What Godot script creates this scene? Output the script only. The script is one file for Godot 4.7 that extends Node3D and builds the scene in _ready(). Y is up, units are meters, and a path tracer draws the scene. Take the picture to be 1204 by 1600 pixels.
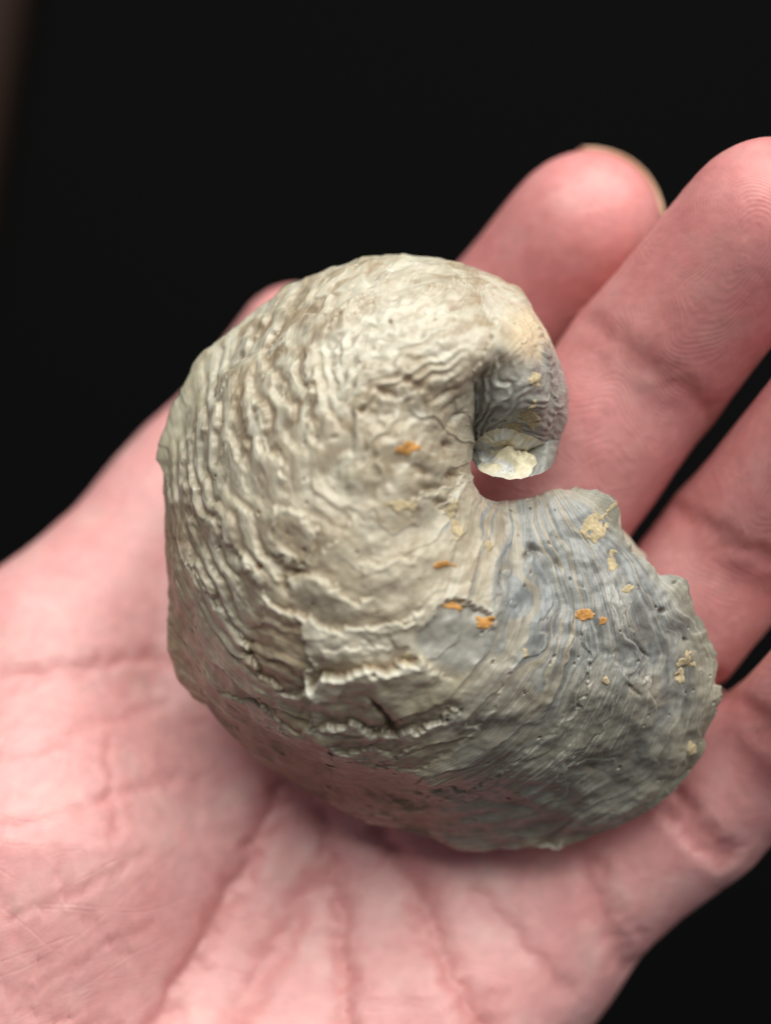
extends Node3D
# A fossil oyster valve lying in an open left hand, close up, above a dark table.
# Everything is modelled in a local frame (x right, y across, z out of the palm) in metres and laid down
# with the palm facing up, so that the world's y axis is "up out of the palm".

const D := 0.166          # height of the lens above the palm's plane
const FPX := 2198.0       # focal length in photograph pixels
const CX := 602.0
const CY := 800.0

var nz := FastNoiseLite.new()
var nz_fine := FastNoiseLite.new()
var nz_rag := FastNoiseLite.new()
var nz_cell := FastNoiseLite.new()

func _ready() -> void:
	# ---------- camera
	var cam := Camera3D.new()
	cam.name = "camera"
	add_child(cam, true)
	cam.transform = Transform3D(Basis(Vector3.RIGHT, -PI / 2), Vector3(0, D, 0))
	var att := CameraAttributesPhysical.new()
	att.frustum_focal_length = 32.97
	att.frustum_near = 0.02
	att.frustum_far = 20.0
	att.frustum_focus_distance = D - 0.020
	att.exposure_aperture = 5.4
	cam.attributes = att
	cam.near = 0.02
	cam.far = 20.0
	cam.fov = 40.0
	cam.current = true
	# ---------- air and exposure
	var we := WorldEnvironment.new()
	we.name = "environment"
	var env := Environment.new()
	env.background_mode = Environment.BG_COLOR
	env.background_color = Color(0.31, 0.32, 0.34)
	env.tonemap_mode = Environment.TONE_MAPPER_LINEAR
	env.tonemap_exposure = 1.0
	env.sdfgi_enabled = true
	env.ssao_enabled = true
	env.ssil_enabled = true
	we.environment = env
	add_child(we, true)
	# ---------- the window that lights the hand, beyond the top of the picture
	var lamp := AreaLight3D.new()
	lamp.name = "window_light"
	lamp.area_size = Vector2(1.35, 0.9)
	lamp.area_normalize_energy = true
	lamp.light_energy = 2.12
	lamp.light_color = Color(1.0, 0.985, 0.95)
	lamp.shadow_enabled = true
	add_child(lamp, true)
	lamp.look_at_from_position(Vector3(0.17, 0.52, -0.66), Vector3(0, 0, 0), Vector3.UP)

	nz.seed = 11
	nz.noise_type = FastNoiseLite.TYPE_SIMPLEX
	nz.fractal_octaves = 3
	nz.frequency = 1.0
	nz_fine.seed = 23
	nz_fine.noise_type = FastNoiseLite.TYPE_SIMPLEX
	nz_fine.fractal_octaves = 2
	nz_fine.frequency = 1.0
	nz_rag.seed = 5
	nz_rag.noise_type = FastNoiseLite.TYPE_SIMPLEX
	nz_rag.fractal_type = FastNoiseLite.FRACTAL_RIDGED
	nz_rag.fractal_octaves = 3
	nz_rag.frequency = 1.0
	nz_cell.seed = 77
	nz_cell.noise_type = FastNoiseLite.TYPE_CELLULAR
	nz_cell.cellular_return_type = FastNoiseLite.RETURN_CELL_VALUE
	nz_cell.frequency = 1.0

	var t0 := Time.get_ticks_msec()
	build_table()
	build_hand()
	print("hand ", Time.get_ticks_msec() - t0)
	t0 = Time.get_ticks_msec()
	build_shell()
	print("shell ", Time.get_ticks_msec() - t0)

# ---------------------------------------------------------------- helpers
func at(px: float, py: float, z: float) -> Vector3:     # photo pixel and height in mm -> local millimetres
	var k := (D * 1000.0 - z) / FPX
	return Vector3((px - CX) * k, (CY - py) * k, z)

func sst(a: float, b: float, x: float) -> float:
	return smoothstep(a, b, x)

func thing(called: String, label: String, category: String) -> Node3D:
	var o := Node3D.new()
	o.name = called
	o.rotation.x = -PI / 2
	o.set_meta("label", label)
	o.set_meta("category", category)
	add_child(o, true)
	return o

func mesh_of(v: PackedVector3Array, n: PackedVector3Array, idx: PackedInt32Array, c := PackedColorArray(), uv := PackedVector2Array()) -> ArrayMesh:
	var a := []
	a.resize(Mesh.ARRAY_MAX)
	a[Mesh.ARRAY_VERTEX] = v
	a[Mesh.ARRAY_NORMAL] = n
	if c.size():
		a[Mesh.ARRAY_COLOR] = c
	if uv.size():
		a[Mesh.ARRAY_TEX_UV] = uv
	a[Mesh.ARRAY_INDEX] = idx
	var m := ArrayMesh.new()
	m.add_surface_from_arrays(Mesh.PRIMITIVE_TRIANGLES, a)
	return m

func put(called: String, m: Mesh, mat: Material, parent: Node) -> MeshInstance3D:
	var o := MeshInstance3D.new()
	o.name = called
	o.mesh = m
	o.material_override = mat
	parent.add_child(o, true)
	return o

func smooth_normals(v: PackedVector3Array, idx: PackedInt32Array) -> PackedVector3Array:
	var n := PackedVector3Array()
	n.resize(v.size())
	for k in range(0, idx.size(), 3):
		var a := idx[k]
		var b := idx[k + 1]
		var c := idx[k + 2]
		var f := (v[c] - v[a]).cross(v[b] - v[a])
		n[a] += f
		n[b] += f
		n[c] += f
	for k in n.size():
		n[k] = n[k].normalized()
	return n

# ---------------------------------------------------------------- setting
func build_table() -> void:
	var m := StandardMaterial3D.new()
	m.albedo_color = Color(0.042, 0.046, 0.048)
	m.roughness = 0.9
	m.metallic_specular = 0.2
	var pm := PlaneMesh.new()
	pm.size = Vector2(6, 6)
	var t := put("floor", pm, m, self)
	t.position = Vector3(0, -0.75, 0)
	t.set_meta("kind", "structure")
	t.set_meta("label", "black floor far below the hand, out of focus")
	# a strip of brown wood, far out of focus at the edge of the picture
	var wood := StandardMaterial3D.new()
	wood.albedo_color = Color(0.40, 0.24, 0.10)
	wood.roughness = 0.6
	var gr := NoiseTexture2D.new()
	gr.width = 256
	gr.height = 256
	gr.seamless = true
	var gn := FastNoiseLite.new()
	gn.seed = 3
	gn.frequency = 0.02
	gr.noise = gn
	var ramp := Gradient.new()
	ramp.set_color(0, Color(0.22, 0.13, 0.06))
	ramp.set_color(1, Color(0.36, 0.22, 0.10))
	gr.color_ramp = ramp
	wood.albedo_texture = gr
	wood.albedo_color = Color(0.60, 0.50, 0.36)
	wood.uv1_triplanar = true
	wood.uv1_scale = Vector3(18, 2, 18)
	var st := SurfaceTool.new()
	st.begin(Mesh.PRIMITIVE_TRIANGLES)
	var w := 0.10
	var l := 0.55
	var h := 0.03
	var c := 0.004
	var prof := [Vector2(-w, 0), Vector2(-w, h - c), Vector2(-w + c, h), Vector2(w - c, h), Vector2(w, h - c), Vector2(w, 0)]
	for i in prof.size():
		var p: Vector2 = prof[i]
		var q: Vector2 = prof[(i + 1) % prof.size()]
		for tri in [[p, -l, q, -l, q, l], [p, -l, q, l, p, l]]:
			st.add_vertex(Vector3(tri[0].x, tri[0].y, tri[1]))
			st.add_vertex(Vector3(tri[2].x, tri[2].y, tri[3]))
			st.add_vertex(Vector3(tri[4].x, tri[4].y, tri[5]))
	for s in [-1.0, 1.0]:
		for i in range(1, prof.size() - 1):
			var tri := [prof[0], prof[i], prof[i + 1]]
			if s > 0:
				tri = [prof[0], prof[i + 1], prof[i]]
			for p in tri:
				st.add_vertex(Vector3(p.x, p.y, l * s))
	st.generate_normals()
	var b := put("wooden_board", st.commit(), wood, self)
	b.position = Vector3(-0.269, -0.746, -0.693)
	b.rotation.y = -0.172
	b.set_meta("label", "brown wooden board lying on the dark floor, blurred, at the top left corner")
	b.set_meta("category", "board")

# ---------------------------------------------------------------- hand
var prim_a := PackedVector3Array()
var prim_b := PackedVector3Array()
var prim_ra := PackedFloat32Array()
var prim_rb := PackedFloat32Array()
var prim_g := PackedInt32Array()     # 0 palm and thumb, 1..4 fingers

func bone(g: int, a: Vector3, ra: float, b: Vector3, rb: float) -> void:
	prim_a.append(a)
	prim_b.append(b)
	prim_ra.append(ra)
	prim_rb.append(rb)
	prim_g.append(g)

func prim_d(i: int, p: Vector3) -> float:
	var a := prim_a[i]
	var ba := prim_b[i] - a
	var pa := p - a
	var h := clampf(pa.dot(ba) / maxf(ba.length_squared(), 1e-6), 0.0, 1.0)
	return (pa - ba * h).length() - lerpf(prim_ra[i], prim_rb[i], h)

func field(p: Vector3, list: PackedInt32Array) -> float:
	var g0 := 100.0
	var d := 100.0
	var cur := 0
	var gd := 100.0
	for i in list:
		var g := prim_g[i]
		var a := prim_a[i]
		var ba := prim_b[i] - a
		var pa := p - a
		var h := clampf(pa.dot(ba) / ba.length_squared(), 0.0, 1.0)
		var x := (pa - ba * h).length() - lerpf(prim_ra[i], prim_rb[i], h)
		if g == 0:
			var t := maxf(7.0 - absf(g0 - x), 0.0)
			g0 = minf(g0, x) - t * t / 28.0
		else:
			if g != cur:
				if cur > 0:
					d = join(d, g0, gd)
				cur = g
				gd = 100.0
			var t2 := maxf(3.0 - absf(gd - x), 0.0)
			gd = minf(gd, x) - t2 * t2 / 12.0
	if cur > 0:
		d = join(d, g0, gd)
	return minf(d, g0)

func join(d: float, palm: float, finger: float) -> float:
	var t := maxf(5.0 - absf(palm - finger), 0.0)
	var f := minf(palm, finger) - t * t / 20.0
	t = maxf(0.5 - absf(d - f), 0.0)
	return minf(d, f) - t * t / 2.0

class Crease:
	var pts: Array[Vector2] = []
	var depth := 1.0
	var width := 1.0
	var zmin := -100.0
	var lo := Vector2()
	var hi := Vector2()

var creases: Array[Crease] = []

func crease(depth: float, width: float, z: float, px: Array) -> void:
	var c := Crease.new()
	c.depth = depth
	c.width = width
	for k in range(0, px.size(), 2):
		var p := at(px[k], px[k + 1], z)
		c.pts.append(Vector2(p.x, p.y))
	c.lo = c.pts[0]
	c.hi = c.pts[0]
	for p in c.pts:
		c.lo = c.lo.min(p)
		c.hi = c.hi.max(p)
	c.lo -= Vector2.ONE * width * 3.0
	c.hi += Vector2.ONE * width * 3.0
	creases.append(c)

func build_hand() -> void:
	# joints: photo position and height in mm, then radius in mm
	var wrist := at(-170, 2010, 3)
	# palm: metacarpals
	var mi := at(440, 950, -18)
	var mm := at(590, 1080, -17)
	var mr := at(725, 1240, -16)
	var mp := at(800, 1480, -10)
	bone(0, at(-60, 1860, 0), 15, mi, 12.5)
	bone(0, at(-130, 1930, 1), 15, mm, 12.5)
	bone(0, at(-120, 2000, 2), 15, mr, 12.0)
	bone(0, at(-60, 2060, 1), 16, mp, 11.5)
	bone(0, mi, 11.5, mp, 11.0)
	bone(0, at(250, 1800, 0), 17, at(640, 1600, -5), 14.5)        # hypothenar
	bone(0, at(150, 2030, 2), 18, at(400, 1800, 0), 17)
	bone(0, at(-40, 1720, -1), 21, at(70, 1330, -6), 20.5)         # thenar
	bone(0, at(70, 1330, -6), 20.5, at(85, 1090, -11), 14)
	bone(0, wrist + Vector3(-12, 8, 0), 20, at(-60, 1860, 0), 17)
	bone(0, wrist + Vector3(10, -8, 0), 20, at(-60, 2060, 0), 17)
	var fore := wrist + Vector3(-75, -100, -6)
	bone(0, wrist + Vector3(-11, 7, 0), 20, fore + Vector3(-15, 9, 0), 27)
	bone(0, wrist + Vector3(11, -7, 0), 20, fore + Vector3(15, -9, 0), 27)
	# thumb, reaching up behind the shell
	var tm := at(102, 1016, -14)
	var ti := at(308, 792, -23)
	var tt := at(464, 542, -24)
	bone(0, tm, 13.0, ti, 10.6)
	bone(0, ti, 10.6, tt, 8.4)
	bone(0, at(150, 1110, -20), 9, at(430, 970, -24), 9)          # web of the thumb
	bone(0, at(200, 980, -24), 8, at(420, 960, -25), 8)
	# fingers
	var f := [
		[mi, 11.0, at(630, 695, -17), 9.7, at(782, 516, -14), 9.1, at(914, 354, -6), 9.0],
		[mm, 11.0, at(815, 835, -4), 10.0, at(1006, 578, 2), 9.3, at(1196, 342, 13.5), 8.6],
		[mr, 10.5, at(968, 1072, -6), 8.6, at(1149, 849, 1), 8.3, at(1342, 616, 15), 8.1],
		[mp, 10.0, at(1066, 1283, -3), 7.9, at(1214, 1164, 3), 7.3, at(1335, 1030, 18), 6.8],
	]
	for k in 4:
		var q: Array = f[k]
		bone(k + 1, q[0], q[1], q[2], q[3])
		bone(k + 1, q[2], q[3], q[4], q[5])
		bone(k + 1, q[4], q[5], q[6], q[7])
		var dir: Vector3 = (q[6] - q[4]).normalized()
		var out := Vector3(0, 0, 1)
		out = (out - dir * out.dot(dir)).normalized()
		bone(k + 1, q[4] + dir * 7.0 + out * 1.3, q[5] - 0.9, q[6] - dir * 3.0 + out * 1.0, q[7] - 0.7)    # pad
		var d2: Vector3 = (q[4] - q[2]).normalized()
		var o2: Vector3 = (Vector3(0, 0, 1) - d2 * d2.z).normalized()
		var mid: Vector3 = (q[2] + q[4]) * 0.5 + o2 * 1.0
		bone(k + 1, mid - d2 * 5.0, q[3] - 0.6, mid + d2 * 4.0, q[5] - 0.3)
		var d3: Vector3 = (q[2] - q[0]).normalized()
		var m3: Vector3 = q[0].lerp(q[2], 0.66) + Vector3(0, 0, 1.0)
		bone(k + 1, m3 - d3 * 7.0, q[3] + 0.2, m3 + d3 * 4.0, q[3] - 0.4)
	# creases of the palm and the finger joints
	crease(0.9, 1.8, 0, [452, 1200, 430, 1250, 395, 1330, 335, 1440, 232, 1610, 190, 1700])
	crease(0.8, 1.7, 0, [500, 1230, 512, 1330, 532, 1420, 540, 1500, 552, 1640])
	crease(1.0, 1.8, 0, [505, 1350, 455, 1440, 390, 1530, 330, 1620])
	crease(0.9, 1.9, 0, [575, 1270, 610, 1330, 660, 1410, 705, 1500, 790, 1630])
	crease(0.5, 0.5, 0, [452, 1200, 430, 1250, 395, 1330, 335, 1440, 232, 1610, 190, 1700])
	crease(0.6, 0.5, 0, [500, 1230, 512, 1330, 532, 1420, 540, 1500, 552, 1640])
	crease(0.5, 0.5, 0, [575, 1270, 610, 1330, 660, 1410, 705, 1500, 790, 1630])
	crease(0.5, 0.9, 0, [720, 1370, 800, 1450, 900, 1560])
	crease(0.6, 1.4, 0, [903, 1320, 922, 1390, 945, 1450, 985, 1540])
	crease(0.4, 0.5, 0, [922, 1330, 955, 1400, 1010, 1480])
	crease(1.0, 1.3, 5, [1048, 1225, 1070, 1275, 1105, 1315, 1150, 1345])
	crease(0.7, 0.7, 5, [1030, 1258, 1065, 1300, 1100, 1335, 1135, 1358])
	crease(0.7, 1.2, 10, [1118, 1050, 1150, 1095, 1200, 1145, 1280, 1200])
	crease(0.4, 1.1, 12, [915, 480, 951, 518, 1014, 577, 1089, 625, 1130, 640])
	crease(0.45, 1.1, 10, [1060, 785, 1090, 815, 1130, 845, 1210, 876, 1260, 890])
	crease(0.35, 0.6, 8, [-60, 1195, 60, 1165, 190, 1128, 260, 1120])
	crease(0.3, 0.6, 8, [-60, 1290, 40, 1272, 150, 1250, 300, 1215])
	crease(0.5, 0.9, 2, [-20, 1065, 110, 1045, 200, 1035, 280, 1050])
	crease(0.3, 0.5, 8, [160, 1150, 175, 1230, 195, 1300])
	crease(0.3, 0.5, 8, [100, 1300, 130, 1370, 170, 1440, 230, 1500])
	crease(0.35, 0.45, 10, [-10, 1330, 30, 1400, 70, 1470, 100, 1510])
	crease(0.35, 0.45, 10, [-10, 1470, 50, 1540, 130, 1580, 250, 1620])
	crease(0.25, 0.4, 8, [60, 1520, 160, 1470, 260, 1430])
	crease(0.3, 0.5, 8, [20, 1410, 120, 1380, 260, 1320])
	var cell := 0.75
	var nb := 8
	var bs := cell * nb
	var lo := Vector3(1e9, 1e9, 1e9)
	var hi := -lo
	for i in prim_a.size():
		for e in [[prim_a[i], prim_ra[i]], [prim_b[i], prim_rb[i]]]:
			lo = lo.min(e[0] - Vector3.ONE * (e[1] + 3.0))
			hi = hi.max(e[0] + Vector3.ONE * (e[1] + 3.0))
	var nbx := int(ceil((hi.x - lo.x) / bs))
	var nby := int(ceil((hi.y - lo.y) / bs))
	var nbz := int(ceil((hi.z - lo.z) / bs))
	var sx := nbx * nb + 1
	var sy := nby * nb + 1
	var sz := nbz * nb + 1
	var vals := PackedFloat32Array()
	vals.resize(sx * sy * sz)
	vals.fill(50.0)
	var done := PackedByteArray()
	done.resize(vals.size())
	var act: Array = []
	for bz in nbz:
		for by in nby:
			for bx in nbx:
				var c := lo + (Vector3(bx, by, bz) + Vector3.ONE * 0.5) * bs
				var best := 1e9
				var ds := PackedFloat32Array()
				for i in prim_a.size():
					var x := prim_d(i, c)
					ds.append(x)
					best = minf(best, x)
				var half := bs * 0.87
				if best > half + 3.0:
					continue
				var list := PackedInt32Array()
				for i in ds.size():
					if ds[i] < best + 2.0 * half + 8.0:
						list.append(i)
				var fc := field(c, list)
				if absf(fc) > half + 1.0:
					if fc < 0.0:
						for z in nb + 1:
							for y in nb + 1:
								for x in nb + 1:
									var q := ((bz * nb + z) * sy + by * nb + y) * sx + bx * nb + x
									if not done[q]:
										vals[q] = -50.0
					continue
				act.append([bx, by, bz, list])
				for z in nb + 1:
					for y in nb + 1:
						var q := ((bz * nb + z) * sy + by * nb + y) * sx + bx * nb
						for x in nb + 1:
							if not done[q]:
								done[q] = 1
								vals[q] = field(lo + Vector3(bx * nb + x, by * nb + y, bz * nb + z) * cell, list)
							q += 1
	# surface nets
	var vid := PackedInt32Array()
	vid.resize(vals.size())
	vid.fill(-1)
	var V := PackedVector3Array()
	var N := PackedVector3Array()
	var idx := PackedInt32Array()
	var step := [1, sx, sx * sy]
	var corner := PackedInt32Array()
	for k in 8:
		corner.append((k & 1) * step[0] + ((k >> 1) & 1) * step[1] + ((k >> 2) & 1) * step[2])
	var edges := [[0, 1], [2, 3], [4, 5], [6, 7], [0, 2], [1, 3], [4, 6], [5, 7], [0, 4], [1, 5], [2, 6], [3, 7]]
	var e4 := Vector3(0.15, 0, 0)
	for blk in act:
		var list: PackedInt32Array = blk[3]
		for z in nb:
			for y in nb:
				var q: int = ((blk[2] * nb + z) * sy + blk[1] * nb + y) * sx + blk[0] * nb - 1
				for x in nb:
					q += 1
					var mask := 0
					for k in 8:
						if vals[q + corner[k]] < 0.0:
							mask |= 1 << k
					if mask == 0 or mask == 255:
						continue
					var s := Vector3.ZERO
					var cnt := 0
					for e in edges:
						var va := vals[q + corner[e[0]]]
						var vb := vals[q + corner[e[1]]]
						if (va < 0.0) != (vb < 0.0):
							var t := va / (va - vb)
							var ca := Vector3(e[0] & 1, (e[0] >> 1) & 1, (e[0] >> 2) & 1)
							var cb := Vector3(e[1] & 1, (e[1] >> 1) & 1, (e[1] >> 2) & 1)
							s += ca.lerp(cb, t)
							cnt += 1
					var p: Vector3 = lo + (Vector3(blk[0] * nb + x, blk[1] * nb + y, blk[2] * nb + z) + s / cnt) * cell
					var d := field(p, list)
					var gn := Vector3(field(p + Vector3(0.15, 0, 0), list) - d, field(p + Vector3(0, 0.15, 0), list) - d, field(p + Vector3(0, 0, 0.15), list) - d).normalized()
					p -= gn * clampf(d, -0.5, 0.5)
					vid[q] = V.size()
					V.append(p)
					N.append(gn)
	for blk in act:
		for z in nb:
			for y in nb:
				var q: int = ((blk[2] * nb + z) * sy + blk[1] * nb + y) * sx + blk[0] * nb - 1
				for x in nb:
					q += 1
					if vid[q] < 0:
						continue
					var inside := vals[q] < 0.0
					for ax in 3:
						if (vals[q + step[ax]] < 0.0) == inside:
							continue
						var u: int = step[(ax + 1) % 3]
						var w: int = step[(ax + 2) % 3]
						if q - u - w < 0:
							continue
						var a := vid[q]
						var b := vid[q - u]
						var c := vid[q - u - w]
						var d := vid[q - w]
						if a < 0 or b < 0 or c < 0 or d < 0:
							continue
						if inside:
							idx.append_array([a, c, b, a, d, c])
						else:
							idx.append_array([a, b, c, a, c, d])
	# relief and colour of the skin
	var col := PackedColorArray()
	var uv := PackedVector2Array()
	var W := PackedVector3Array()
	W.resize(V.size())
	var tips: Array[Vector3] = []
	for k in 4:
		tips.append(f[k][6])
	for i in V.size():
		var p := V[i]
		var g := 0.0
		var line := 0.0
		if N[i].z > -0.2:
			var p2 := Vector2(p.x, p.y)
			p2 += Vector2(nz_fine.get_noise_2d(p.x * 0.25, p.y * 0.25), nz_fine.get_noise_2d(p.x * 0.25 + 90.0, p.y * 0.25)) * 0.7
			for c in creases:
				if p2.x < c.lo.x or p2.y < c.lo.y or p2.x > c.hi.x or p2.y > c.hi.y:
					continue
				var best := 1e9
				var along := 0.0
				for k in c.pts.size() - 1:
					var s := c.pts[k + 1] - c.pts[k]
					var h := clampf((p2 - c.pts[k]).dot(s) / s.length_squared(), 0.0, 1.0)
					var dd := (p2 - c.pts[k] - s * h).length_squared()
					if dd < best:
						best = dd
						along = (k + h) / (c.pts.size() - 1)
				var fall := exp(-best / (c.width * c.width)) * sst(0.0, 0.12, along) * sst(1.0, 0.88, along)
				var puff := exp(-best / (c.width * c.width * 7.0)) * 0.25
				g -= c.depth * (fall - puff)
				line += fall * minf(c.depth, 1.0)
			g *= sst(-0.2, 0.3, N[i].z)
		var n1 := nz.get_noise_3d(p.x * 0.06, p.y * 0.06, p.z * 0.06)
		var n2 := nz.get_noise_3d(p.x * 0.15 + 40.0, p.y * 0.15, p.z * 0.15)
		var n3 := nz_fine.get_noise_3d(p.x * 0.5, p.y * 0.5 + 70.0, p.z * 0.5)
		g += n2 * 0.05 + n3 * 0.03
		W[i] = (p + N[i] * g) * 0.001
		# blood under the skin: pinker finger pads and creases, paler patches on the palm
		var pink := 0.45 + 0.45 * n1 + 0.35 * n2
		for t in tips:
			pink += 0.45 * exp(-(p - t).length_squared() / 150.0)
		pink = clampf(pink + 0.5 * line, 0.0, 1.0)
		var pale := sst(0.0, 0.7, nz.get_noise_3d(p.x * 0.11 + 200.0, p.y * 0.11, p.z * 0.11)) * sst(0.6, 0.1, line)
		var palm := sst(30.0, -25.0, p.x * 0.62 + p.y * 0.78)
		var c1 := Color(0.65, 0.30, 0.298).lerp(Color(0.70, 0.38, 0.378), palm)
		c1 = c1.lerp(Color(0.59, 0.225, 0.225).lerp(Color(0.655, 0.30, 0.30), palm), pink)
		c1 = c1.lerp(Color(0.70, 0.50, 0.46), pale * (0.15 + 0.15 * palm))
		c1 = c1.lerp(Color(0.50, 0.20, 0.18), clampf(line * 0.2, 0.0, 0.3))
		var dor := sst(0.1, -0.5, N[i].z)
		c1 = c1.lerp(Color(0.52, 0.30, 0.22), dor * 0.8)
		c1 *= 1.0 + 0.10 * n3
		c1.a = 1.0
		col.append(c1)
		uv.append(Vector2(p.x / 150.0 + 0.5, 0.5 - p.y / 150.0))
	N = smooth_normals(W, idx)
	var skin := StandardMaterial3D.new()
	skin.vertex_color_use_as_albedo = true
	skin.roughness = 0.45
	skin.metallic_specular = 0.5
	skin.subsurf_scatter_enabled = true
	skin.subsurf_scatter_strength = 0.16
	skin.heightmap_enabled = true
	skin.heightmap_scale = 0.0058
	skin.heightmap_texture = skin_ridges(f)
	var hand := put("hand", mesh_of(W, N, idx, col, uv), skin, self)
	hand.rotation.x = -PI / 2
	hand.set_meta("label", "open left hand, palm up with loosely curled fingers, holding the fossil shell")
	hand.set_meta("category", "hand")
	print("hand verts ", V.size(), " tris ", idx.size() / 3)
	# nails, on the far side of the fingertips
	var nm := StandardMaterial3D.new()
	nm.albedo_color = Color(0.84, 0.68, 0.58)
	nm.roughness = 0.3
	nm.subsurf_scatter_enabled = true
	nm.subsurf_scatter_strength = 0.1
	for k in 5:
		var a: Vector3 = f[k][4] if k < 4 else ti
		var b: Vector3 = f[k][6] if k < 4 else tt
		var r: float = f[k][7] if k < 4 else 8.4
		var dir := (b - a).normalized()
		var up := Vector3(0, 0, -1)
		up = (up - dir * up.dot(dir)).normalized()
		var side := dir.cross(up)
		var nv := PackedVector3Array()
		var ni := PackedInt32Array()
		for lay in 2:
			for j in 13:
				for i in 11:
					var s := (i - 5) / 5.0
					var t := j / 12.0
					var lx := -4.0 + t * (r + (3.45 if k == 0 else 1.6) - 2.2 * s * s)
					var ang := s * 0.95
					var rr := r + (0.35 if k == 0 else 0.1) - lay * 0.5
					if lx > 0.0:
						rr = sqrt(maxf(rr * rr - lx * lx * 0.55, 1.0))
					nv.append((b + dir * lx + up * rr * cos(ang) + side * rr * sin(ang)) * 0.001)
		for lay in 2:
			for j in 12:
				for i in 10:
					var q := lay * 143 + j * 11 + i
					var quad := [q, q + 1, q + 12, q, q + 12, q + 11]
					if lay == 1:
						quad.reverse()
					ni.append_array(quad)
		for j in 12:
			for i2 in [0, 10]:
				var q: int = j * 11 + i2
				var quad2 := [q, q + 11, q + 154, q, q + 154, q + 143]
				ni.append_array(quad2)
		for i in 10:
			for j2 in [0, 12]:
				var q: int = j2 * 11 + i
				ni.append_array([q, q + 1, q + 144, q, q + 144, q + 143])
		put("fingernail", mesh_of(nv, smooth_normals(nv, ni), ni), nm, hand)

func skin_ridges(f: Array) -> ImageTexture:
	# papillary ridges: whorls on the finger pads, flowing lines elsewhere, plus the fine mesh of skin lines
	var S := 1536
	var mm := 150.0 / S
	var cn := FastNoiseLite.new()
	cn.seed = 9
	cn.noise_type = FastNoiseLite.TYPE_CELLULAR
	cn.cellular_return_type = FastNoiseLite.RETURN_DISTANCE2_SUB
	cn.frequency = 0.055
	var mesh_lines := cn.get_image(S, S, false, false, true).get_data()
	var wn := FastNoiseLite.new()
	wn.seed = 31
	wn.frequency = 0.006
	wn.fractal_octaves = 2
	var warp := wn.get_image(S, S, false, false, true).get_data()
	var out := PackedByteArray()
	out.resize(S * S)
	var cen: Array[Vector2] = []
	var ax: Array[Vector2] = []
	for k in 4:
		var a: Vector3 = f[k][4]
		var b: Vector3 = f[k][6]
		var c := a.lerp(b, 0.62)
		cen.append(Vector2(c.x, c.y))
		ax.append(Vector2(b.x - a.x, b.y - a.y).normalized())
	var far := Vector2(-75, 40)
	for y in S:
		var my := (0.5 - float(y) / S) * 150.0
		for x in S:
			var q := y * S + x
			var mx := (float(x) / S - 0.5) * 150.0
			var w := (warp[q] - 128) * 0.028
			var ph := 0.0
			if mx * 0.62 + my * 0.78 > 10.0 or mx > 42.0:
				var bd := 1e9
				for k in 4:
					var dx := mx - cen[k].x
					var dy := my - cen[k].y
					var l := dx * ax[k].x + dy * ax[k].y
					var c := dx * ax[k].y - dy * ax[k].x
					var e := (c * c * 1.5 + (l * l if l > 0.0 else l * l * 0.45))
					if e < bd:
						bd = e
				ph = sqrt(bd)
			else:
				ph = Vector2(mx - far.x, (my - far.y) * 1.3).length() * 0.8
			var h := 0.5 + 0.5 * sin((ph + w) * 14.0)
			out[q] = int(clampf(h * (66.0 if mx * 0.62 + my * 0.78 > 10.0 else 26.0) + mesh_lines[q] * 0.75, 0.0, 255.0))
	# fine lines crossing the palm
	var rng := RandomNumberGenerator.new()
	rng.seed = 4
	for k in 150:
		var px := rng.randf_range(-58.0, 14.0)
		var py := rng.randf_range(-60.0, 6.0)
		var a := -0.35 + rng.randf_range(-0.35, 0.35) if rng.randf() < 0.5 else 1.1 + rng.randf_range(-0.35, 0.35)
		if px < -25.0 and rng.randf() < 0.6:
			a = 0.35 + rng.randf_range(-0.3, 0.3)
		var bend := rng.randf_range(-0.02, 0.02)
		var n := int(rng.randf_range(70, 260))
		var deep := rng.randf_range(40.0, 120.0)
		for t in n:
			a += bend * 0.12 + rng.randf_range(-0.05, 0.05)
			px += cos(a) * 0.08
			py += sin(a) * 0.08
			var ix := int((px / 150.0 + 0.5) * S)
			var iy := int((0.5 - py / 150.0) * S)
			if ix < 2 or iy < 2 or ix > S - 3 or iy > S - 3:
				break
			var e := deep * minf(1.0, minf(t, n - t) / 25.0)
			for oy in [-1, 0, 1]:
				for ox in [-1, 0, 1]:
					var q2: int = (iy + oy) * S + ix + ox
					out[q2] = int(maxf(out[q2] - e * (0.30 if ox != 0 or oy != 0 else 0.6), 0.0))
	var img := Image.create_from_data(S, S, false, Image.FORMAT_L8, out)
	img.generate_mipmaps()
	return ImageTexture.create_from_image(img)

# ---------------------------------------------------------------- shell
# growth lines of the valve, from the beak's tip to the last margin; on each, points from the outer silhouette to the pit
func station(px: Array, back_z: float) -> Array:
	var p: Array[Vector3] = []
	for k in range(0, px.size(), 3):
		p.append(at(px[k], px[k + 1], px[k + 2]))
	var zr := (p[0].z + p[5].z) * 0.5
	for k in [4, 2, 1]:
		p.append(Vector3(p[k].x, p[k].y, minf(maxf(zr - (p[k].z - zr) * 0.9, back_z), p[k].z - 3.0)))
	return p

class Ledge:
	var pts: Array[Vector2] = []
	var rise := 1.0
	var reach := 5.0
	var lo := Vector2()
	var hi := Vector2()

var ledges: Array[Ledge] = []

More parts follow.
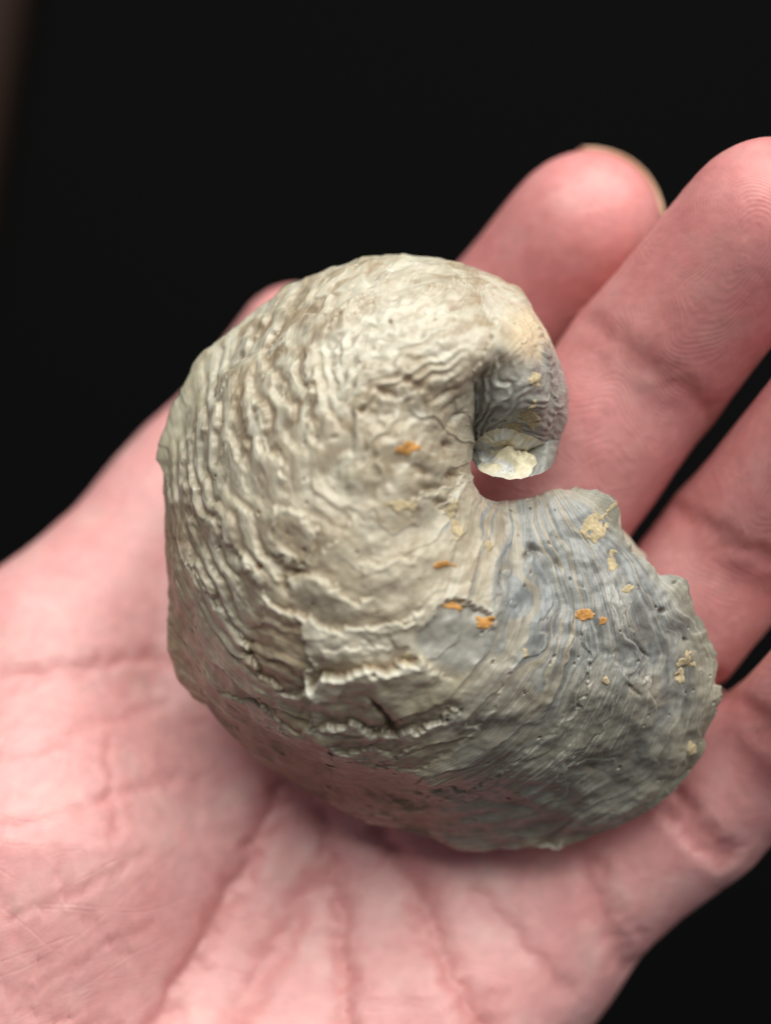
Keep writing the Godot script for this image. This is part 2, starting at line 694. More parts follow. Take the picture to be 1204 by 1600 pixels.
func ledge(rise: float, reach: float, px: Array) -> void:       # the left side of the line, walking along it, stands proud
	var c := Ledge.new()
	c.rise = rise
	c.reach = reach
	for k in range(0, px.size(), 2):
		c.pts.append(Vector2(px[k], px[k + 1]))
	c.lo = c.pts[0]
	c.hi = c.pts[0]
	for p in c.pts:
		c.lo = c.lo.min(p)
		c.hi = c.hi.max(p)
	c.lo -= Vector2.ONE * reach * 2.5
	c.hi += Vector2.ONE * reach * 2.5
	ledges.append(c)

func blob(q: Vector2, c: Vector2, r: Vector2, soft: float, wob: float) -> float:
	var d := ((q - c) / r).length() + wob
	return sst(1.0 + soft, 1.0 - soft, d)

func build_shell() -> void:
	var st: Array = []
	var s0 := station([866, 712, 14, 846, 690, 18, 812, 676, 20.5, 780, 671, 21, 754, 680, 20.5, 736, 706, 17], 6)
	s0[6] = at(752, 738, 20.5)
	s0[7] = at(800, 750, 20.0)
	s0[8] = at(850, 737, 18.5)
	st.append(s0)
	st.append(station([884, 640, 14, 862, 636, 20, 832, 632, 24, 800, 636, 25, 762, 650, 24, 731, 668, 20], 3))
	st.append(station([868, 545, 14, 842, 550, 21, 815, 560, 26, 788, 574, 27, 756, 594, 26, 728, 616, 21], 1))
	st.append(station([815, 465, 13, 798, 490, 22, 784, 520, 27, 768, 550, 28.5, 750, 580, 27, 732, 614, 21], 0))
	st.append(station([735, 414, 12, 722, 455, 22, 714, 510, 28, 712, 560, 29.5, 726, 610, 27.5, 742, 640, 21], 0))
	st.append(station([630, 400, 11, 596, 455, 22, 585, 540, 28.5, 615, 620, 30, 680, 670, 28, 740, 688, 20], -1))
	st.append(station([500, 428, 11, 462, 520, 22, 478, 660, 28.5, 550, 755, 31, 650, 775, 29.5, 733, 722, 20], -1))
	st.append(station([375, 508, 11, 345, 640, 21, 400, 830, 28, 520, 905, 31, 640, 880, 30, 737, 752, 21], -1))
	st.append(station([285, 640, 11, 292, 790, 19, 375, 960, 26, 540, 1030, 30, 690, 940, 28.5, 750, 771, 20], -1))
	st.append(station([258, 770, 11, 290, 930, 18, 420, 1080, 24.5, 620, 1100, 28, 755, 960, 26, 772, 780, 18], -1))
	st.append(station([262, 910, 11, 335, 1060, 17, 510, 1160, 23, 720, 1110, 25.5, 815, 960, 24, 800, 780, 17], 0))
	st.append(station([290, 1050, 10, 420, 1160, 15, 640, 1215, 20.5, 815, 1110, 23, 870, 950, 22, 828, 774, 16.5], 1))
	st.append(station([395, 1180, 9, 570, 1243, 13.5, 770, 1215, 18, 900, 1090, 20.5, 915, 940, 20.5, 850, 771, 16], 2))
	st.append(station([560, 1275, 8, 740, 1287, 11.5, 900, 1210, 15.5, 985, 1075, 18.5, 965, 920, 19, 868, 770, 16], 3))
	st.append(station([740, 1322, 7, 900, 1285, 10, 1020, 1195, 13.5, 1060, 1060, 16.5, 1005, 900, 17.5, 880, 769, 15.5], 4))
	st.append(station([880, 1320, 7, 1005, 1272, 9, 1092, 1180, 12, 1118, 1030, 14.5, 1030, 900, 16, 892, 770, 15.5], 4))
	var ns := st.size()
	# ledges: edges of flaked layers
	ledge(2.4, 110, [650, 1008, 640, 1022, 600, 1028, 565, 1029, 530, 1034, 500, 1050, 484, 1048])
	ledge(0.9, 60, [470, 945, 486, 975, 492, 1010, 486, 1050, 492, 1090, 488, 1150])
	ledge(0.5, 60, [660, 1150, 610, 1168, 560, 1160, 505, 1152])
	ledge(0.6, 50, [352, 800, 372, 850, 405, 880, 425, 925])
	ledge(0.5, 50, [560, 800, 545, 830, 520, 850, 505, 880])
	ledge(0.5, 40, [620, 985, 585, 1000, 560, 992, 520, 1003, 500, 1000])
	ledge(1.2, 70, [720, 1085, 690, 1110, 640, 1124, 612, 1142, 575, 1126, 540, 1120, 512, 1118, 488, 1130])
	ledge(0.8, 60, [487, 1046, 487, 1070, 462, 1074, 435, 1062, 410, 1035, 396, 1010, 366, 962])
	ledge(1.0, 50, [655, 930, 640, 955, 600, 965, 555, 968, 510, 975, 492, 952, 455, 945, 432, 925, 402, 932])
	ledge(-0.75, 45, [415, 802, 455, 798, 490, 808, 502, 835, 494, 868, 455, 872, 430, 850])
	ledge(0.7, 40, [600, 925, 560, 930, 520, 900, 490, 888, 452, 900, 440, 880])
	ledge(-0.5, 60, [580, 405, 566, 438, 574, 465, 554, 495, 545, 525])
	ledge(0.45, 60, [480, 545, 483, 585, 487, 612, 506, 642])
	ledge(0.55, 40, [768, 425, 752, 470, 750, 490, 763, 530, 758, 550, 740, 568, 735, 600, 736, 640])
	ledge(-0.9, 50, [764, 985, 752, 950, 735, 938, 703, 928, 676, 940, 660, 960, 648, 985])
	ledge(0.5, 60, [366, 962, 338, 935, 318, 900, 296, 870, 290, 835])
	ledge(0.6, 50, [490, 1142, 455, 1128, 425, 1100, 385, 1098, 355, 1084, 335, 1088])
	ledge(0.3, 60, [800, 1000, 780, 1060, 740, 1130, 690, 1175, 650, 1192, 600, 1190, 560, 1180])
	ledge(0.3, 60, [905, 1100, 860, 1150, 800, 1196, 758, 1230, 735, 1250, 700, 1235, 660, 1236])
	ledge(0.45, 50, [1045, 1130, 1010, 1060, 985, 985, 962, 900])
	ledge(0.4, 40, [905, 975, 918, 1040, 905, 1100, 880, 1140])
	ledge(0.5, 30, [1000, 1090, 975, 1050, 955, 1010])
	ledge(0.5, 40, [640, 870, 625, 862, 590, 880, 565, 878])
	ledge(0.5, 40, [470, 770, 440, 720, 420, 680])
	ledge(0.4, 30, [700, 760, 660, 770, 640, 790])
	ledge(0.6, 30, [735, 735, 712, 745, 700, 775, 690, 800])
	# small holes, borings and cracks: place, turn, half sizes, depth in mm, dirt in them
	var holes := [
		[832, 858, 0.4, 13.0, 5.0, 0.7, 2.2], [820, 866, -0.5, 7.0, 4.0, 0.5, 1.5], [1041, 957, 0.0, 4.5, 4.0, 0.6, 2.5], [1086, 1003, 0.3, 4.0, 3.0, 0.5, 2.5],
		[1071, 1064, 0.0, 4.0, 3.5, 0.6, 2.5], [1012, 1022, 0.8, 10.0, 3.0, 0.4, 1.8], [990, 1080, 0.7, 12.0, 3.0, 0.5, 1.6], [935, 1215, 0.3, 8.0, 7.0, 0.4, 1.4],
		[592, 1090, 1.0, 18.0, 4.0, 0.9, 1.6], [610, 1122, 1.3, 20.0, 5.0, 0.8, 1.2], [395, 1017, 0.6, 14.0, 6.0, 0.8, 2.0], [417, 880, 0.3, 5.0, 5.0, 0.6, 1.8],
		[455, 905, 1.2, 12.0, 5.0, 0.9, 1.8], [470, 888, 0.1, 12.0, 4.0, 0.6, 1.2], [690, 702, 1.3, 10.0, 7.0, 0.7, 1.6], [700, 745, 0.2, 10.0, 7.0, 0.5, 1.2],
		[688, 790, 0.6, 14.0, 6.0, 0.5, 1.0], [670, 765, 0.0, 13.0, 5.0, 0.5, 0.8], [655, 740, 0.5, 16.0, 6.0, 0.4, 0.7], [708, 660, -0.7, 22.0, 4.0, 0.5, 0.7],
		[700, 640, -0.6, 24.0, 4.0, 0.4, 0.6], [690, 625, -0.5, 24.0, 4.0, 0.4, 0.5], [567, 652, 0.0, 5.0, 4.0, 0.4, 1.4], [705, 496, -0.4, 10.0, 3.0, 0.25, 1.0],
		[600, 625, 0.3, 20.0, 6.0, 0.5, 0.8], [640, 612, 0.4, 26.0, 6.0, 0.4, 0.8], [872, 880, 1.2, 8.0, 4.0, 0.4, 1.5], [775, 905, 1.4, 12.0, 5.0, 0.4, 1.2],
	]
	var PF := 96          # columns per front span
	var PB := 12
	var cols: Array = []  # [span, fraction, distance across front 0..1]
	for s in 9:
		var cnt := PF if s < 5 else PB
		for k in cnt:
			cols.append([s, float(k) / cnt, (s + float(k) / cnt) / 5.0])
	var nc := cols.size()
	var per := 70
	var rows := (ns - 1) * per + 1
	var P := PackedVector3Array()
	P.resize(rows * nc)
	for r in rows:
		var u := float(r) / per
		var i := mini(int(u), ns - 2)
		var t := u - i
		var cp: Array[Vector3] = []
		for k in 9:
			var a: Vector3 = st[maxi(i - 1, 0)][k]
			var b: Vector3 = st[i][k]
			var c: Vector3 = st[i + 1][k]
			var d: Vector3 = st[mini(i + 2, ns - 1)][k]
			cp.append(b.cubic_interpolate(c, a, d, t))
		for j in nc:
			var s: int = cols[j][0]
			P[r * nc + j] = cp[s].cubic_interpolate(cp[(s + 1) % 9], cp[(s + 8) % 9], cp[(s + 2) % 9], cols[j][1])
	# base normals
	var Nn := PackedVector3Array()
	Nn.resize(P.size())
	for r in rows:
		var ra := maxi(r - 1, 0) * nc
		var rb := mini(r + 1, rows - 1) * nc
		for j in nc:
			var du := P[rb + j] - P[ra + j]
			var dv := P[r * nc + (j + 1) % nc] - P[r * nc + (j + nc - 1) % nc]
			Nn[r * nc + j] = du.cross(dv).normalized()
	var flip := -1.0 if Nn[(rows / 2) * nc + 2 * PF].z < 0.0 else 1.0
	# relief and colour
	var Q := PackedVector3Array()
	Q.resize(P.size())
	var C := PackedColorArray()
	C.resize(P.size())
	var PX := PackedVector2Array()
	PX.resize(P.size())
	var K := FPX / (D * 1000.0 - 20.0)
	var cream := Color(0.475, 0.45, 0.36)
	var white := Color(0.68, 0.665, 0.58)
	var tan_ := Color(0.33, 0.27, 0.185)
	var brown := Color(0.23, 0.155, 0.09)
	var grey := Color(0.115, 0.125, 0.127)
	var blue := Color(0.21, 0.235, 0.25)
	var olive := Color(0.25, 0.215, 0.14)
	for r in rows:
		var u := float(r) / per
		for j in nc:
			var i := r * nc + j
			var p := P[i]
			var v: float = cols[j][2]
			var q := Vector2(p.x * K + CX, CY - p.y * K)
			PX[i] = q
			var front := sst(-0.15, 0.25, Nn[i].z * flip)
			var x := p.x
			var y := p.y
			var z := p.z
			var g := 0.0
			var tone := 0.0      # + paler, - browner
			# broad lumps
			var n_lo := nz.get_noise_3d(x * 0.07, y * 0.07, z * 0.07)
			var n_mid := nz.get_noise_3d(x * 0.2 + 31.0, y * 0.2, z * 0.2)
			var n_hi := nz_fine.get_noise_3d(x * 0.8, y * 0.8, z * 0.8)
			g += n_lo * 0.8 + n_mid * 0.3
			var calm := 0.25 + 0.75 * maxf(blob(q, Vector2(350, 720), Vector2(150, 260), 0.4, n_lo * 0.4), 0.5 * blob(q, Vector2(690, 640), Vector2(80, 120), 0.4, n_lo * 0.4))
			var beak := sst(3.4, 2.6, u)
			var late := sst(8.5, 11.0, u)
			# wrinkles along the growth lines, strongest on the upper left flank
			var wr := sst(5.0, 5.8, u) * sst(9.4, 8.0, u) * sst(0.62, 0.4, v) * sst(0.02, 0.12, v)
			var wph := u * 3.5 + n_mid * 0.55 + n_lo * 1.3
			var wav := sin(wph * TAU)
			var wamp := wr * clampf(0.42 + 0.9 * nz.get_noise_3d(x * 0.09 + 77.0, y * 0.09, z * 0.09), 0.04, 0.9)
			g += (wav + 0.2 * sin(wph * 2.0 * TAU + 1.0)) * wamp * 0.32
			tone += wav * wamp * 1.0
			# radial ribs on the crown
			var rib := sst(3.6, 4.4, u) * sst(6.4, 5.4, u) * sst(0.12, 0.3, v) * sst(0.85, 0.6, v)
			var rw := sin((v * 15.0 + n_mid * 0.8) * TAU) * rib
			g += rw * 0.16
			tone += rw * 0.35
			# layered growth lamellae with ragged edges
			var rag := nz_rag.get_noise_3d(x * 0.22, y * 0.22, z * 0.22)
			var ph := u * 1.15 + n_lo * 0.9 + n_mid * 0.2 + rag * 0.09
			var la := floorf(ph)
			var fr := ph - la
			var amp := 0.25 + 0.75 * absf(sin(la * 12.9898) * 0.5 + 0.5 * nz.get_noise_3d(x * 0.1, y * 0.1 + la * 7.3, z * 0.1))
			var lam := sst(3.5, 5.0, u)
			g += lam * amp * (0.34 + 0.12 * calm) * (fr * fr - 0.3) * sst(1.0, 0.94, fr)
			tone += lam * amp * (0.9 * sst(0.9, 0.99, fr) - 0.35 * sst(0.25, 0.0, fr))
			var ph2 := u * 7.0 + n_lo * 2.0 + n_mid * 0.5 + rag * 0.25
			var la2 := floorf(ph2)
			var fr2 := ph2 - la2
			var amp2 := absf(sin(la2 * 78.233)) * (0.5 + n_mid)
			g += (0.4 + 0.6 * lam) * maxf(amp2, 0.0) * calm * (1.0 - 0.5 * wr) * 0.065 * (fr2 - 0.4) * sst(1.0, 0.9, fr2)
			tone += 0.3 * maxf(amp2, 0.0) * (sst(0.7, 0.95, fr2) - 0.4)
			# fine growth lines
			var fl := nz_fine.get_noise_2d(u * 24.0 + n_lo * 6.0 + n_mid * 1.2, v * 4.0 + la)
			g += fl * 0.035 * calm * (1.0 - 0.5 * late)
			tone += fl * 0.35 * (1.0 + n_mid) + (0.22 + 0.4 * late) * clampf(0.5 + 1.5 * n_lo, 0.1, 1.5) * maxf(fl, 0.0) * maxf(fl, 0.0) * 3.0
			g += n_hi * 0.018
			# pits and chips
			var pit := nz.get_noise_3d(x * 0.5 + 300.0, y * 0.5, z * 0.5)
			g -= sst(0.66, 0.8, pit) * 0.3
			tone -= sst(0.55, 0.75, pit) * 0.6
			# creased grey skin of the beak
			if beak > 0.0:
				var bw := (sin((v * 9.0 + n_mid * 1.4 + u * 1.2) * TAU) * sst(0.45, 0.7, v) + sin((u * 5.5 + n_mid * 0.9 + v * 1.5) * TAU) * sst(0.62, 0.45, v) * sst(0.02, 0.15, v) * (0.3 + 0.6 * n_mid)) * beak * sst(2.9, 2.2, u)
				g += bw * 0.16
				tone += bw * 0.25
			# flaked edges
			if front > 0.0:
				var qq := q + Vector2(nz.get_noise_2d(q.x * 0.022, q.y * 0.022), nz.get_noise_2d(q.x * 0.022 + 50.0, q.y * 0.022)) * 10.0 + Vector2(nz_fine.get_noise_2d(q.x * 0.06, q.y * 0.06), nz_fine.get_noise_2d(q.x * 0.06 + 50.0, q.y * 0.06)) * 2.4
				for c in ledges:
					if qq.x < c.lo.x or qq.y < c.lo.y or qq.x > c.hi.x or qq.y > c.hi.y:
						continue
					var best := 1e9
					var sd := 0.0
					var al := 0.0
					var n := c.pts.size() - 1
					for k in n:
						var s := c.pts[k + 1] - c.pts[k]
						var w := qq - c.pts[k]
						var h := clampf(w.dot(s) / s.length_squared(), 0.0, 1.0)
						var dv := w - s * h
						var dd := dv.length_squared()
						if dd < best:
							best = dd
							sd = -s.cross(dv)
							al = (k + h) / n
					best = sqrt(best)
					var ends := sst(0.0, 0.15, al) * sst(1.0, 0.85, al)
					var rise := absf(c.rise)
					var sgn := best if sd * c.rise > 0.0 else -best
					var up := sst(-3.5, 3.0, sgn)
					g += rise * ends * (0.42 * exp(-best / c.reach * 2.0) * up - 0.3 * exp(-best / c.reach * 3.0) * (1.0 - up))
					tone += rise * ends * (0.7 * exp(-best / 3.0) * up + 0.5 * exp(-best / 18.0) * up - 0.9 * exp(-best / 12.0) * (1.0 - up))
			if front > 0.0:
				for hl in holes:
					var dx: float = q.x - hl[0]
					var dy: float = q.y - hl[1]
					if absf(dx) > 40.0 or absf(dy) > 40.0:
						continue
					var ca: float = cos(hl[2])
					var sa: float = sin(hl[2])
					var e1: float = (dx * ca + dy * sa + n_hi * 2.0) / hl[3]
					var e2: float = (dy * ca - dx * sa + n_hi * 2.0) / hl[4]
					var ee := exp(-(e1 * e1 + e2 * e2))
					g -= hl[5] * ee
					tone -= hl[6] * ee
			# the thin flange that stands out at the left rim
			var rim := sst(0.10, 0.02, minf(v, absf(1.8 - v)))
			g += 1.1 * sst(6.6, 7.6, u) * sst(8.62, 8.56, u + n_hi * 0.02) * rim
			g += 0.9 * sst(9.8, 10.9, u) * sst(11.3, 11.22, u + n_hi * 0.03) * rim
			# ragged last margin
			Q[i] = p + Nn[i] * flip * g * lerpf(0.5, 1.0, front)
			if u > 14.3:
				Q[i] += Vector3(0.66, 0.75, 0.0) * (rag * 0.5 + n_hi * 0.12 + n_mid * 0.5 + n_lo * 1.6) * sst(14.3, 15.0, u)
			# ---- colour
			var c0 := cream.lerp(tan_, clampf(0.32 + 0.55 * n_lo + 0.35 * n_mid, 0.0, 1.0))
			c0 = c0.lerp(white, 0.3 * blob(q, Vector2(660, 475), Vector2(170, 90), 0.5, n_lo * 0.5))
			# honey-brown translucent layers, drawn out along the growth lines
			var lay := nz.get_noise_3d(u * 1.6 + n_lo * 1.5, v * 5.0 + la * 3.1, 4.0) + 0.4 * n_mid
			c0 = c0.lerp(tan_.lerp(brown, 0.3), sst(0.0, 0.5, lay) * 0.75)
			c0 = c0.lerp(white, sst(-0.2, -0.7, lay) * 0.35)
			var warm := sst(560.0, 900.0, q.y + n_lo * 120.0)
			c0 = c0.lerp(tan_.lerp(cream, 0.42 + 0.4 * n_mid), warm * 0.6)
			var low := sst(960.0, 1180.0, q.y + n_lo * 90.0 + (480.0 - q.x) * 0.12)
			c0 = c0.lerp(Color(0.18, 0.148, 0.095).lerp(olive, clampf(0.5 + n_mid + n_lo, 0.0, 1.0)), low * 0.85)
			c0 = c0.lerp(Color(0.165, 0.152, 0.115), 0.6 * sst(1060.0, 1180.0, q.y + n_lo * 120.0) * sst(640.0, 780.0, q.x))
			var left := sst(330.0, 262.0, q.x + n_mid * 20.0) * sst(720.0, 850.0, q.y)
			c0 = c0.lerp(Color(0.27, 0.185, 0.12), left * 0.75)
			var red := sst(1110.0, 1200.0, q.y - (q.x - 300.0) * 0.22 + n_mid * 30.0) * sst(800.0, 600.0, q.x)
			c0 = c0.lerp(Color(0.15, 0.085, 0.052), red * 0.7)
			var str1 := nz.get_noise_2d(u * 2.2 + n_lo * 2.0, v * 2.6 + 60.0)
			var str2 := nz.get_noise_2d(u * 5.0 + n_lo * 3.0 + n_mid, v * 3.5 + 160.0)
			var gm := sst(760.0, 850.0, q.x + str1 * 170.0 + str2 * 30.0 + n_mid * 30.0) * sst(745.0, 800.0, q.y)
			gm *= 0.38 + 0.62 * sst(1210.0, 960.0, q.y + n_lo * 150.0 + str1 * 120.0)
			gm = maxf(gm, 0.4 * sst(8.2, 9.5, u) * sst(620.0, 760.0, q.x + n_mid * 60.0))
			c0 = c0.lerp(grey.lerp(blue, clampf(0.4 + str1 * 1.1 + 0.3 * str2, 0.0, 1.0)), gm * (0.92 - 0.28 * sst(0.15, 0.6, str2)))
			if u < 4.0:
				var bg := sst(790.0, 835.0, q.x + n_mid * 30.0 + (q.y - 600.0) * 0.15) * sst(500.0, 560.0, q.y + n_mid * 30.0)
				bg = maxf(bg, sst(2.4, 1.5, u) * 0.9)
				c0 = c0.lerp(Color(0.19, 0.21, 0.21), bg * 0.8 * beak)
				c0 = c0.lerp(Color(0.60, 0.50, 0.34), beak * blob(q, Vector2(815, 510), Vector2(55, 45), 0.5, n_mid * 0.5) * 0.9)
			c0 = c0.lerp(olive.lerp(cream, 0.25 + 0.5 * n_mid), sst(13.9, 14.7, u + n_mid * 0.5) * 0.55)
			c0 = c0.lerp(brown.lerp(tan_, 0.45), 0.75 * blob(q, Vector2(440, 1000), Vector2(46, 60), 0.25, n_mid * 0.4))
			c0 = c0.lerp(brown.lerp(tan_, 0.6), 0.65 * blob(q, Vector2(462, 838), Vector2(42, 34), 0.2, n_mid * 0.3))
			c0 = c0.lerp(Color(0.15, 0.125, 0.09), 0.7 * blob(q, Vector2(560, 1165), Vector2(95, 28), 0.4, n_mid * 0.4))
			c0 = c0.lerp(tan_.lerp(white, 0.55), 0.7 * blob(q, Vector2(575, 995), Vector2(80, 26), 0.3, n_mid * 0.4))
			c0 = c0.lerp(olive.lerp(cream, 0.2), 0.6 * blob(q, Vector2(590, 1075), Vector2(110, 42), 0.35, n_mid * 0.4))
			var scar := blob(q, Vector2(706, 986), Vector2(58, 46), 0.12, n_mid * 0.2)
			c0 = c0.lerp(grey.lerp(white, 0.3), scar * 0.8)
			tone *= 1.0 - 0.6 * scar
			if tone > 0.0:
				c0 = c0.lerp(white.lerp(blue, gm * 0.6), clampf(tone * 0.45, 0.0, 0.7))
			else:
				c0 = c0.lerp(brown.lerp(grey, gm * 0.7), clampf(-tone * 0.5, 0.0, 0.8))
			c0 = c0.lerp(Color(0.36, 0.345, 0.25), 0.6 * sst(8.62, 8.5, u) * sst(7.0, 7.7, u) * sst(0.16, 0.08, v))
			c0 *= 1.0 + 0.10 * n_hi
			c0.a = 1.0
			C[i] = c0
	var QN := PackedVector3Array()
	QN.resize(P.size())
	for r in rows:
		var ra := maxi(r - 1, 0) * nc
		var rb := mini(r + 1, rows - 1) * nc
		for j in nc:
			var du := Q[rb + j] - Q[ra + j]
			var dv := Q[r * nc + (j + 1) % nc] - Q[r * nc + (j + nc - 1) % nc]
			var nn := du.cross(dv).normalized() * flip
			QN[r * nc + j] = nn if nn.length_squared() > 0.5 else Nn[r * nc + j] * flip
	var mat := StandardMaterial3D.new()
	mat.vertex_color_use_as_albedo = true
	mat.roughness = 0.37
	mat.metallic_specular = 0.5
	mat.subsurf_scatter_enabled = true
	mat.subsurf_scatter_strength = 0.08
	mat.heightmap_enabled = true
	mat.heightmap_scale = 0.0018
	var gt := NoiseTexture2D.new()
	gt.width = 512
	gt.height = 512
	gt.seamless = true
	var gn := FastNoiseLite.new()
	gn.seed = 8
	gn.frequency = 0.06
	gn.fractal_octaves = 4
	gt.noise = gn
	mat.heightmap_texture = gt
	mat.uv1_triplanar = true
	mat.uv1_scale = Vector3.ONE * 90.0
	var root := thing("fossil_shell", "coiled grey and cream fossil oyster shell with flaking layers, lying in the hand", "fossil")
	var cut := int(2.95 * per)
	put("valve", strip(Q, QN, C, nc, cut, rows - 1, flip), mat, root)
	var bk := put("beak", strip(Q, QN, C, nc, 0, cut, flip), mat, root)
	bk.set_meta("label", "wrinkled dark grey beak curling over the pit")
	# the broken face at the end of the beak
	put("beak_tip", cap(Q, nc, 0, 0.9, Color(0.80, 0.71, 0.50), Color(0.74, 0.75, 0.72), flip), mat, root).set_meta("label", "cream and yellow broken end of the beak")
	put("mud_filling", cap(Q, nc, rows - 1, -1.5, Color(0.20, 0.19, 0.17), Color(0.14, 0.14, 0.14), flip), mat, root)
	# crusts of sediment and rust on the surface
	var mud := StandardMaterial3D.new()
	mud.vertex_color_use_as_albedo = true
	mud.roughness = 0.95
	mud.metallic_specular = 0.15
	var sand := Color(0.45, 0.375, 0.24)
	var rust := Color(0.47, 0.24, 0.08)
	for d in [
		[632, 708, 20, 14, rust, 0.2], [915, 960, 17, 10, rust, 0.25], [690, 878, 20, 8, rust, 0.2], [940, 972, 7, 9, rust, 0.15],
		[745, 965, 16, 12, rust, 0.25], [703, 940, 22, 8, rust, 0.25],
		[820, 600, 15, 11, sand, 0.2], [826, 652, 18, 22, sand, 0.25], [800, 672, 22, 8, sand, 0.2], [930, 825, 24, 30, sand, 0.2], [958, 880, 12, 24, sand, 0.2],
		[628, 790, 22, 14, sand, 0.3], [705, 828, 12, 20, sand, 0.3], [756, 852, 8, 14, sand, 0.3], [1085, 1040, 18, 16, sand, 0.2],
		[1075, 1065, 10, 16, sand, 0.2], [1100, 1190, 10, 14, sand, 0.3], [942, 1060, 8, 8, sand, 0.25], [812, 1018, 10, 9, sand, 0.3], [985, 920, 12, 10, sand, 0.2],
		[705, 795, 10, 14, sand, 0.3], [632, 1015, 9, 10, sand, 0.25],
	]:
		crust(d, PX, Q, QN, nc, rows, PF * 5, mud, root)

func strip(Q: PackedVector3Array, QN: PackedVector3Array, C: PackedColorArray, nc: int, r0: int, r1: int, flip: float) -> ArrayMesh:
	var v := PackedVector3Array()
	var n := QN.slice(r0 * nc, (r1 + 1) * nc)
	var c := C.slice(r0 * nc, (r1 + 1) * nc)
	v.resize(n.size())
	for k in v.size():
		v[k] = Q[r0 * nc + k] * 0.001
	var idx := PackedInt32Array()
	idx.resize((r1 - r0) * nc * 6)
	var w := 0
	for r in r1 - r0:
		for j in nc:
			var a := r * nc + j
			var b := r * nc + (j + 1) % nc
			idx[w] = a
			idx[w + 3] = a
			if flip > 0.0:
				idx[w + 1] = b + nc
				idx[w + 2] = a + nc
				idx[w + 4] = b
				idx[w + 5] = b + nc
			else:
				idx[w + 1] = a + nc
				idx[w + 2] = b + nc
				idx[w + 4] = b + nc
				idx[w + 5] = b
			w += 6
	return mesh_of(v, n, idx, c)

func cap(Q: PackedVector3Array, nc: int, row: int, bulge: float, c1: Color, c2: Color, _flip: float) -> ArrayMesh:
	# fills the loop at that row, bulging by so many mm away from the neighbouring rows
	var cen := Vector3.ZERO
	for j in nc:
		cen += Q[row * nc + j]
	cen /= nc
	var inner := row + (12 if row == 0 else -12)
	var ci := Vector3.ZERO
	for j in nc:
		ci += Q[inner * nc + j]
	ci /= nc
	var dir := (cen - ci).normalized()
	var R := 26
	var v := PackedVector3Array()
	var c := PackedColorArray()
	for k in R + 1:
		var t := float(k) / R
		for j in nc:
			var p := Q[row * nc + j].lerp(cen, t)
			var n := nz.get_noise_3d(p.x * 0.35, p.y * 0.35, p.z * 0.35)
			var n2 := nz_fine.get_noise_3d(p.x * 1.2, p.y * 1.2, p.z * 1.2)
			p += dir * (bulge * sin(t * PI * 0.5) + (n * 0.9 + n2 * 0.22) * sst(0.0, 0.5, t))
			v.append(p * 0.001)
			var cc := c1.lerp(c2, sst(-0.1, 0.4, n + 0.07 * (cen.x - p.x)))
			cc = cc.lerp(Color(0.70, 0.64, 0.50), sst(0.3, 0.0, t) * 0.6)
			cc *= 1.0 + 0.25 * n2
			cc.a = 1.0
			c.append(cc)
	var idx := PackedInt32Array()
	for k in R:
		for j in nc:
			var a := k * nc + j
			var b := k * nc + (j + 1) % nc
			idx.append_array([a, b, b + nc, a, b + nc, a + nc])
	var n0 := smooth_normals(v, idx)
	if n0[(R / 2) * nc].dot(dir) < 0.0:
		idx.reverse()
		n0 = smooth_normals(v, idx)
	return mesh_of(v, n0, idx, c)

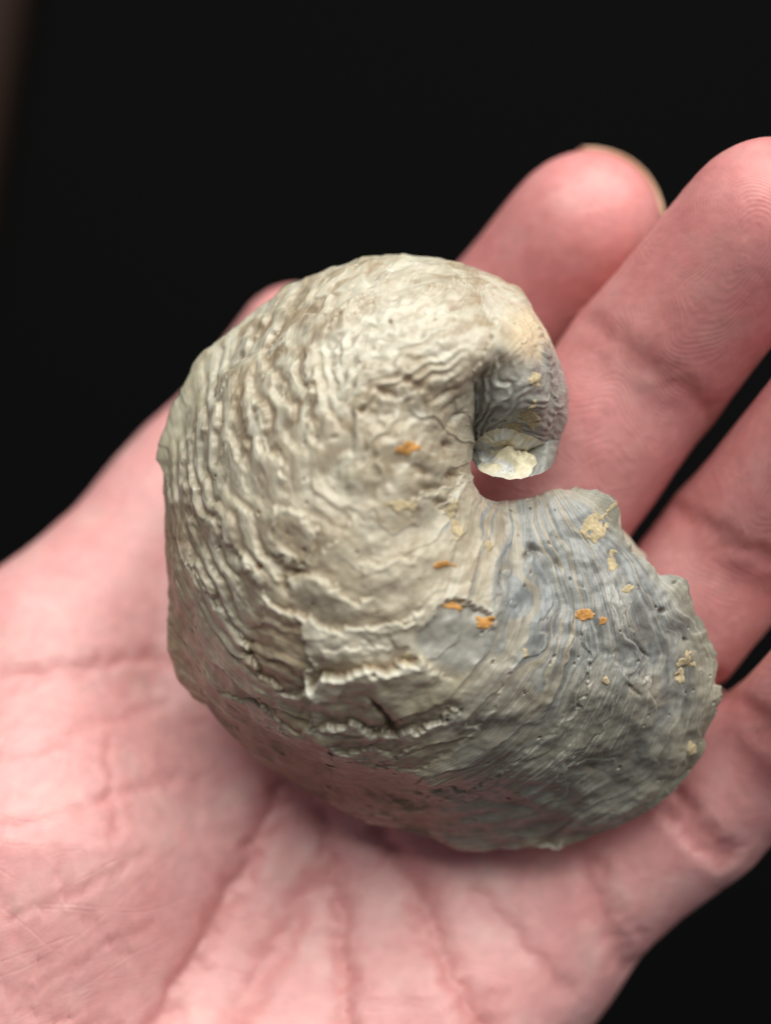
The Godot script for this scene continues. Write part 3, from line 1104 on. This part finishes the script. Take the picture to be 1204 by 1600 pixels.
func crust(d: Array, PX: PackedVector2Array, Q: PackedVector3Array, QN: PackedVector3Array, nc: int, rows: int, ncf: int, mat: Material, root: Node) -> void:
	var cen := Vector2(d[0], d[1])
	var rad := Vector2(d[2], d[3]) * 0.8
	var r0 := rows
	var r1 := -1
	var j0 := nc
	var j1 := -1
	for r in range(0, rows, 4):
		for j in range(0, ncf, 4):
			var q := PX[r * nc + j]
			if absf(q.x - cen.x) < rad.x * 1.6 and absf(q.y - cen.y) < rad.y * 1.6 and QN[r * nc + j].z > 0.0:
				r0 = mini(r0, r)
				r1 = maxi(r1, r)
				j0 = mini(j0, j)
				j1 = maxi(j1, j)
	if r1 < 0:
		return
	r0 = maxi(r0 - 4, 0)
	r1 = mini(r1 + 4, rows - 1)
	j0 = maxi(j0 - 4, 0)
	j1 = mini(j1 + 4, ncf - 1)
	var map := {}
	var v := PackedVector3Array()
	var c := PackedColorArray()
	var idx := PackedInt32Array()
	var tone: Color = d[4]
	var th: float = d[5]
	var m := PackedFloat32Array()
	var wj := j1 - j0 + 1
	for r in range(r0, r1 + 1):
		for j in range(j0, j1 + 1):
			var i := r * nc + j
			var q := PX[i]
			var e := 1.0 - ((q - cen) / rad).length()
			e += 0.8 * nz.get_noise_2d(q.x * 0.035 + d[0], q.y * 0.035) + 0.12 * nz_fine.get_noise_2d(q.x * 0.2, q.y * 0.2)
			m.append(e if QN[i].z > 0.05 else -1.0)
	for r in range(r0, r1):
		for j in range(j0, j1):
			var k := (r - r0) * wj + j - j0
			var quad := [k, k + 1, k + wj + 1, k + wj]
			var any := false
			for e in quad:
				if m[e] > 0.05:
					any = true
			if not any:
				continue
			for e in quad:
				if not map.has(e):
					map[e] = v.size()
					var i: int = (r0 + e / wj) * nc + j0 + e % wj
					var p := Q[i]
					var n := nz_fine.get_noise_3d(p.x * 2.2, p.y * 2.2, p.z * 2.2)
					var h := th * 0.35 * sst(0.0, 0.3, m[e]) * (1.0 + 0.4 * n) + 0.02 if m[e] > 0.05 else -0.08
					v.append((p + QN[i] * h) * 0.001)
					var cc := tone * (1.0 + 0.3 * n + 0.35 * nz.get_noise_3d(p.x * 0.5, p.y * 0.5, 9.0))
					cc = cc.lerp(Color(0.40, 0.33, 0.22), sst(0.35, 0.0, m[e]) * 0.7)
					cc.a = 1.0
					c.append(cc)
			var a: int = map[quad[0]]
			var b: int = map[quad[1]]
			var cc2: int = map[quad[2]]
			var dd: int = map[quad[3]]
			idx.append_array([a, b, cc2, a, cc2, dd])
	if idx.size() == 0:
		return
	var n0 := smooth_normals(v, idx)
	var s := 0.0
	for k in n0:
		s += k.z
	if s < 0.0:
		idx.reverse()
		n0 = smooth_normals(v, idx)
	put("rust_stain" if tone.g < 0.35 else "sediment_crust", mesh_of(v, n0, idx, c), mat, root)
